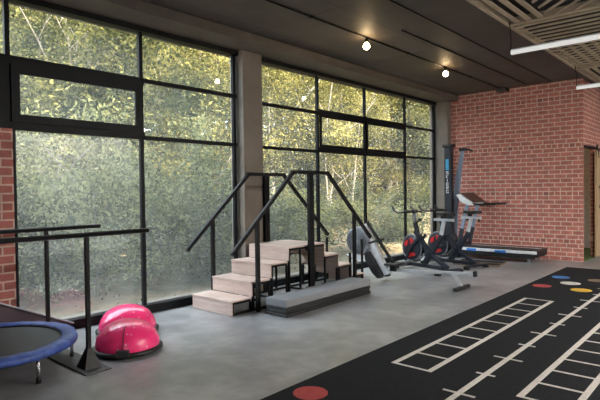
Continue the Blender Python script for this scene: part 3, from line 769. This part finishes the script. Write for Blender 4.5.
MB().box(-5.08, -4.88, 10.68, 10.92, 0.0, 0.03).build('foot', 'blackplastic', LR)

SK.location.x += 0.09; LR.location.x += 0.04
# ---------------------------------------------------------------- treadmill along the brick wall
TM = thing('treadmill', 'silver and black treadmill with blue stickers along the red brick wall', 'treadmill', (-3.9, 10.64, 0))
TY0, TY1 = 10.32, 10.96
MB().box(-4.75, -3.12, TY0+0.06, TY1-0.06, 0.11, 0.225).build('deck', 'blackplastic', TM, bevel=0.006)
MB().box(-4.62, -3.11, TY0+0.10, TY1-0.10, 0.226, 0.236).build('belt', 'tramp_mat', TM)
for y in (TY0, TY1-0.055):
    MB().box(-4.72, -3.06, y, y+0.055, 0.175, 0.235).build('side_rail', 'machinewhite', TM, bevel=0.01)
    MB().box(-4.74, -3.10, y+0.004, y+0.05, 0.085, 0.163).build('lower_frame', 'blackplastic', TM)
    MB().box(-4.70, -3.10, y+0.01, y+0.045, 0.246, 0.256).build('foot_strip', 'blackplastic', TM)
for x0, x1 in ((-4.44, -4.24), (-3.86, -3.64)): MB().box(x0, x1, TY0-0.004, TY0, 0.172, 0.222).build('sticker', 'bluesticker', TM)
MB().box(-3.12, -3.045, TY0+0.02, TY1-0.02, 0.12, 0.25).build('rear_end_cap', 'blackplastic', TM, bevel=0.01)
for y in (TY0+0.03, TY1-0.03): MB().bar((-3.22, y, 0.10), (-3.20, y, 0.0), 0.04, 0.05).build('rear_foot', 'midgrey', TM)
MB().prism([(-4.98, 0.03), (-4.62, 0.03), (-4.58, 0.235), (-4.70, 0.31), (-4.94, 0.28)], TY0+0.06, TY1-0.06).build('motor_cover', 'navy', TM, bevel=0.015)
for y in (TY0+0.05, TY1-0.05):
    MB().bar((-4.66, y, 0.12), (-4.56, y, 0.62), 0.05, 0.075).build('upright_boot', 'navy', TM)
    MB().bar((-4.56, y, 0.62), (-4.42, y, 1.20), 0.045, 0.07).build('upright', 'bluemetal', TM, bevel=0.008)
MB().bar((-4.52, TY0+0.05, 0.80), (-4.52, TY1-0.05, 0.80), 0.05, 0.03).build('crossbar', 'blackplastic', TM)
MB().prism([(-4.66, 1.32), (-4.58, 1.35), (-4.36, 1.19), (-4.28, 1.11), (-4.40, 1.11), (-4.56, 1.18)], TY0-0.02, TY1+0.02).build('console', 'machinewhite', TM, bevel=0.012)
MB().prism([(-4.57, 1.352), (-4.545, 1.368), (-4.28, 1.175), (-4.30, 1.16)], TY0+0.03, TY1-0.03).build('screen', 'brown', TM)
for y in (TY0+0.03, TY1-0.03):
    MB().tube([(-4.42, y, 1.14), (-4.2, y, 1.125), (-3.84, y, 1.135)], 0.024, 10).build('side_handle', 'blackplastic', TM)

for o_ in [TM]: o_.location.x -= 0.07
# boards / mats on the floor by the bikes
for (x, y, rz, lab) in ((-4.02, 9.90, 0.10, 'dark board with tan edge lying on the floor before the treadmill, rear one'), (-3.98, 9.56, 0.14, 'dark board with tan edge on the floor, nearer of the two beside the spin bikes')):
    t = thing('floor_board', lab, 'board', (x, y, 0), rz, 'dark boards by the treadmill')
    MB().box(-0.42, 0.42, -0.12, 0.12, 0.002, 0.035).build('board_top', 'rubber', t, world=False, bevel=0.005)
    MB().box(-0.42, 0.425, -0.135, -0.121, 0.002, 0.032).box(0.421, 0.435, -0.135, 0.12, 0.002, 0.032).build('tan_edge', 'tan', t, world=False)

# ---------------------------------------------------------------- outside: sloping ground, trees, shrubs
def gz(x, y):
    d = max(0, -6.2-x)
    return -0.30 + 0.02*d + 2.4*max(0, min(1, (y-12)/14))*max(0, min(1, d/12)) + 0.25*noise.noise(Vector((x*0.2, y*0.2, 0)))*min(1, d/3)
vs = []; fs = []; nx, ny = 40, 60
for i in range(nx+1):
    for j in range(ny+1):
        x = -5.9 - 54*(i/nx)**1.4; y = -12 + 92*j/ny; vs.append((x, y, gz(x, y)))
for i in range(nx):
    for j in range(ny): fs.append((i*(ny+1)+j, (i+1)*(ny+1)+j, (i+1)*(ny+1)+j+1, i*(ny+1)+j+1))
gobj = MB().add(vs, fs, True).build('ground_outside', 'ground'); struct(gobj, 'leaf-littered ground outside the windows')

def leaves(rx, rz_, zc, ncl, nl, size, seed, spread=0.35, shell=0.55):
    rnd = random.Random(seed); m = MB(); vs = []; fs = []
    for c in range(ncl):
        while True:
            p = Vector((rnd.uniform(-1, 1), rnd.uniform(-1, 1), rnd.uniform(-1, 1)))
            if shell < p.length <= 1: break
        cx, cy, cz = p.x*rx, p.y*rx, zc+p.z*rz_
        rad = spread*rx*rnd.uniform(0.6, 1.3)
        for l in range(nl):
            q = Vector((rnd.gauss(0, 1), rnd.gauss(0, 1), rnd.gauss(0, 0.7)))*rad*0.6
            a = Vector((rnd.gauss(0, 1), rnd.gauss(0, 1), rnd.gauss(0, 1))).normalized()
            b = a.orthogonal().normalized(); s = size*rnd.uniform(0.6, 1.4)
            o = Vector((cx, cy, cz))+q; k = len(vs)
            vs += [o-a*s, o+b*s*0.55, o+a*s, o-b*s*0.55]; fs.append((k, k+1, k+2, k+3))
    return m.add(vs, fs)
def trunk(h, r, seed, nb=6, rx=2.0, base=0.45):
    rnd = random.Random(seed); m = MB(); pts = []; x = y = 0
    for k in range(8):
        pts.append((x, y, -0.4+(h+0.4)*k/7)); x += rnd.uniform(-1, 1)*0.035*h*0.4; y += rnd.uniform(-1, 1)*0.035*h*0.4
    m.tube(pts, [r*(1.25 if k == 0 else 1-0.1*k) for k in range(8)], 8)
    for b in range(nb):
        k = 3+b % 4; p = Vector(pts[k]); a = rnd.uniform(0, 2*PI); L = rx*rnd.uniform(0.5, 0.95)
        d = Vector((math.cos(a), math.sin(a), rnd.uniform(0.3, 0.9)))
        m.tube([p, p+d*L*0.5+Vector((0, 0, 0.1)), p+d*L+Vector((rnd.uniform(-.3, .3), rnd.uniform(-.3, .3), 0.3))], [r*0.42, r*0.28, r*0.10], 6)
    return m
protos = {}
def tree_proto(key, rx, rz_, zc, ncl, nl, size, mat, bark, h, r, seed, kind):
    fo = leaves(rx, rz_, zc, ncl, nl, size, seed).build('foliage', mat)
    tr = trunk(h, r, seed+50, 7, rx).build('trunk', bark)
    protos[key] = (fo, tr, kind); fo['p'] = 1
    return key
tree_proto('bush_dark', 1.5, 1.35, 1.35, 38, 420, 0.038, 'leaf_dark', 'bark', 1.6, 0.05, 1, 'shrub')
tree_proto('bush_olive', 1.5, 1.3, 1.3, 38, 420, 0.038, 'leaf_mid', 'bark', 1.6, 0.05, 2, 'shrub')
tree_proto('tree_dark', 2.3, 2.6, 4.0, 70, 420, 0.049, 'leaf_dark', 'bark', 5.6, 0.15, 3, 'tree')
tree_proto('tree_olive', 2.4, 2.8, 4.4, 66, 420, 0.049, 'leaf_mid', 'bark', 6.2, 0.16, 4, 'tree')
tree_proto('tree_gold', 2.5, 2.8, 4.6, 60, 400, 0.049, 'leaf_gold', 'bark_pale', 6.4, 0.14, 5, 'tree')
tree_proto('gum_olive', 3.6, 4.0, 9.0, 80, 420, 0.078, 'leaf_mid', 'bark_pale', 11.0, 0.22, 6, 'tree')
tree_proto('gum_gold', 3.6, 4.2, 9.0, 74, 400, 0.078, 'leaf_gold', 'bark_pale', 11.5, 0.2, 7, 'tree')
tree_proto('gum_dark', 3.8, 4.2, 8.6, 84, 420, 0.078, 'leaf_dark', 'bark', 11.0, 0.24, 8, 'tree')
used = set()
LAB = dict(bush_dark='grey-green shrub', bush_olive='olive shrub', tree_dark='grey-green small tree', tree_olive='olive small tree', tree_gold='yellow-green small tree',
           gum_olive='tall olive gum tree', gum_gold='tall yellow-green gum tree', gum_dark='tall dark grey-green tree')
GRP = dict(bush='shrubs outside the windows', tree='small trees outside the windows', gum='tall background trees')
SEEN = [(-40, 'past the left edge behind the brick panel'), (22, 'at the far left of the left window'), (60, 'behind the far parallel bar post'),
        (102, 'behind the pink domes'), (143, 'left of the upright in the left window'), (190, 'right of the upright in the left window'),
        (238, 'left of the concrete column'), (268, 'hidden behind the concrete column'), (318, 'in the first pane right of the column'),
        (365, 'in the second pane right of the column'), (405, 'in the third pane right of the column'), (440, 'in the last pane before the corner'), (9999, 'beyond the far corner')]
F2, YW = 516.65, .7235
def seen(x, y):
    a = YW - math.atan2(-x, y); px = 300 + F2*math.tan(max(-1.4, min(1.4, a)))
    for lim, t_ in SEEN:
        if px < lim: return t_
LABELS = set()
def plant(key, x, y, sc, rz, row='near'):
    fo, tr, kind = protos[key]
    root = bpy.data.objects.new(kind if kind == 'tree' else 'shrub', None); COL.objects.link(root)
    root.location = (x, y, gz(x, y)); root.rotation_euler = (0, 0, rz); root.scale = sc
    d = math.hypot(x, y); w_ = seen(x, y)
    what = LAB[key]
    for extra in ('', ', further back', ', furthest back', ', behind all others'):
        lab = what + ' ' + w_ + extra
        if lab not in LABELS: break
    LABELS.add(lab)
    root['label'] = lab; root['category'] = kind; root['group'] = GRP[key.split('_')[0]]
    for src in (fo, tr):
        o = src if src.name not in used and src.parent is None else src.copy()
        if o is not src: COL.objects.link(o)
        else: used.add(src.name)
        o.parent = root
rnd = random.Random(21)
def polar(deg, d): a = math.radians(deg); return -d*math.sin(a), d*math.cos(a)
# deg: 72 = left edge of the picture, 27 = last pane by the brick wall
deg = 84
while deg > 19:      # nearest shrubs
    base = 9.2 + max(0, (56-deg))*0.26
    x, y = polar(deg, base + rnd.uniform(-0.4, 1.8))
    if x < -7.6:
        key = 'bush_dark' if (deg > 50 and rnd.random() < 0.85) or rnd.random() < 0.2 else 'bush_olive'
        hs = 1.0 if deg > 48 else 0.62
        plant(key, x, y, (1, 1, hs*rnd.uniform(0.85, 1.1)), rnd.uniform(0, 6))
    deg -= 5.2 if deg > 50 else 6.5
deg = 86
while deg > 17:      # middle row
    x, y = polar(deg, 14.5 + max(0, 56-deg)*0.30 + rnd.uniform(-1.2, 1.8))
    if x < -8.2:
        r_ = rnd.random()
        key = ('tree_dark' if r_ < 0.7 else 'tree_olive') if deg > 57 else ('tree_olive' if r_ < 0.25 else 'tree_gold' if r_ < 0.85 else 'tree_dark')
        s_ = rnd.uniform(0.8, 1.1)
        plant(key, x, y, (s_, s_, s_*(0.85 if deg > 48 else 0.95)), rnd.uniform(0, 6))
    deg -= 6.0
for row, (d0, stp) in enumerate(((21, 7.0), (28, 6.0), (38, 5.0), (50, 4.0))):
    deg = 88 - row*2
    while deg > 15:
        x, y = polar(deg, d0 + max(0, 50-deg)*0.3 + rnd.uniform(-2, 2))
        if x < -9.5:
            r_ = rnd.random(); key = 'gum_gold' if r_ < 0.50 else 'gum_olive' if r_ < 0.80 else 'gum_dark'
            s_ = rnd.uniform(0.85, 1.1)*(1.0, 1.1, 1.3, 1.6)[row]
            plant(key, x, y, (s_, s_, s_*rnd.uniform(0.8, 1.0)), rnd.uniform(0, 6))
        deg -= stp
def branchy(seed, h=5.5, r=0.045):
    rr = random.Random(seed); m = MB()
    def grow(p, d, L, rad, lvl):
        pts = [p]; q = p.copy()
        for k in range(4):
            d = (d + Vector((rr.uniform(-.22, .22), rr.uniform(-.22, .22), rr.uniform(-.04, .12)))).normalized(); q = q + d*L/4; pts.append(q.copy())
        m.tube(pts, [rad*(1-0.17*k) for k in range(5)], 6)
        if lvl < 3:
            for k in range(2 if lvl else 5):
                a = rr.uniform(0, 2*PI); b = pts[rr.randint(1, 4)]
                grow(b, (d*0.6 + Vector((math.cos(a), math.sin(a), rr.uniform(0.1, 0.8)))*0.8).normalized(), L*0.52, rad*0.5, lvl+1)
    grow(Vector((0, 0, -0.4)), Vector((0, 0, 1)), h, r, 0)
    return m
for n_, (deg, dd, h) in enumerate(((67, 13.2, 5.6), (61, 14.2, 6.2), (53, 14.4, 6.0), (48.5, 15.5, 6.2), (39, 17.5, 6.0), (35.5, 19.5, 6.4), (31, 22.0, 7.0))):
    x, y = polar(deg, dd)
    o = branchy(70+n_, h).build('bare_tree', 'bark_mid', off=(0, 0, 0)); o.location = (x, y, gz(x, y))
    tag(o, 'thin pale bare-branched gum tree ' + seen(x, y), 'tree', 'thin pale trees outside')
for deg in (76, 66, 58, 50, 43, 36, 30, 25):      # low undergrowth behind the middle row
    x, y = polar(deg, 19 + max(0, 50-deg)*0.3)
    plant('bush_olive', x, y, (1.6, 1.6, 1.3), deg)

# ---------------------------------------------------------------- light
wd = bpy.data.worlds.new('World'); S.world = wd; wd.use_nodes = True
nt = wd.node_tree; bg = nt.nodes['Background']
sky = nt.nodes.new('ShaderNodeTexSky'); sky.sky_type = 'NISHITA'
sky.sun_disc = False; sky.sun_elevation = math.radians(30); sky.sun_rotation = math.radians(105)
sky.air_density = 1.2; sky.dust_density = 2.5
mx = nt.nodes.new('ShaderNodeMix'); mx.data_type = 'RGBA'; mx.inputs[0].default_value = 0.55
nt.links.new(sky.outputs[0], mx.inputs[6]); mx.inputs[7].default_value = (5.2, 5.4, 5.7, 1)
tcw = nt.nodes.new('ShaderNodeTexCoord'); spw = nt.nodes.new('ShaderNodeSeparateXYZ'); mrw = nt.nodes.new('ShaderNodeMapRange')
nt.links.new(tcw.outputs['Generated'], spw.inputs[0]); nt.links.new(spw.outputs[2], mrw.inputs[0])
mrw.inputs[1].default_value = 0.08; mrw.inputs[2].default_value = 0.55; mrw.inputs[3].default_value = 0.13; mrw.inputs[4].default_value = 1.0
vmw = nt.nodes.new('ShaderNodeVectorMath'); vmw.operation = 'SCALE'
nt.links.new(mx.outputs[2], vmw.inputs[0]); nt.links.new(mrw.outputs[0], vmw.inputs['Scale'])
nt.links.new(vmw.outputs[0], bg.inputs['Color']); bg.inputs['Strength'].default_value = 1.9
sun = bpy.data.lights.new('Sun', 'SUN'); sun.energy = 20; sun.color = (1.0, 0.86, 0.58); sun.angle = math.radians(1.0)
so = bpy.data.objects.new('Sun', sun); COL.objects.link(so)
sd = Vector((-0.62, -0.62, -0.46)).normalized()        # travels over the roof onto the trees
so.rotation_euler = sd.to_track_quat('-Z', 'Y').to_euler(); so.location = (10, -5, 12)

# ---------------------------------------------------------------- camera
f_, yaw, pit, roll = 516.65, .7235, .0174, -.0132
cp, sp, ct, st = math.cos(pit), math.sin(pit), math.cos(yaw), math.sin(yaw)
F = Vector((-st*cp, ct*cp, -sp)); R0 = Vector((ct, st, 0)); U0 = R0.cross(F)
R_ = R0*math.cos(roll) + U0*math.sin(roll); U_ = U0*math.cos(roll) - R0*math.sin(roll)
cam = bpy.data.cameras.new('Camera'); co = bpy.data.objects.new('Camera', cam); COL.objects.link(co)
co.matrix_world = Matrix(((R_.x, U_.x, -F.x, 0), (R_.y, U_.y, -F.y, 0), (R_.z, U_.z, -F.z, 1.45), (0, 0, 0, 1)))
cam.sensor_fit = 'HORIZONTAL'; cam.sensor_width = 36; cam.lens = f_/600*36; cam.clip_start = 0.05; cam.clip_end = 300
S.camera = co
S.view_settings.view_transform = 'Standard'; S.view_settings.look = 'None'
S.view_settings.exposure = 0.95; S.view_settings.gamma = 1; S.view_settings.use_curve_mapping = False
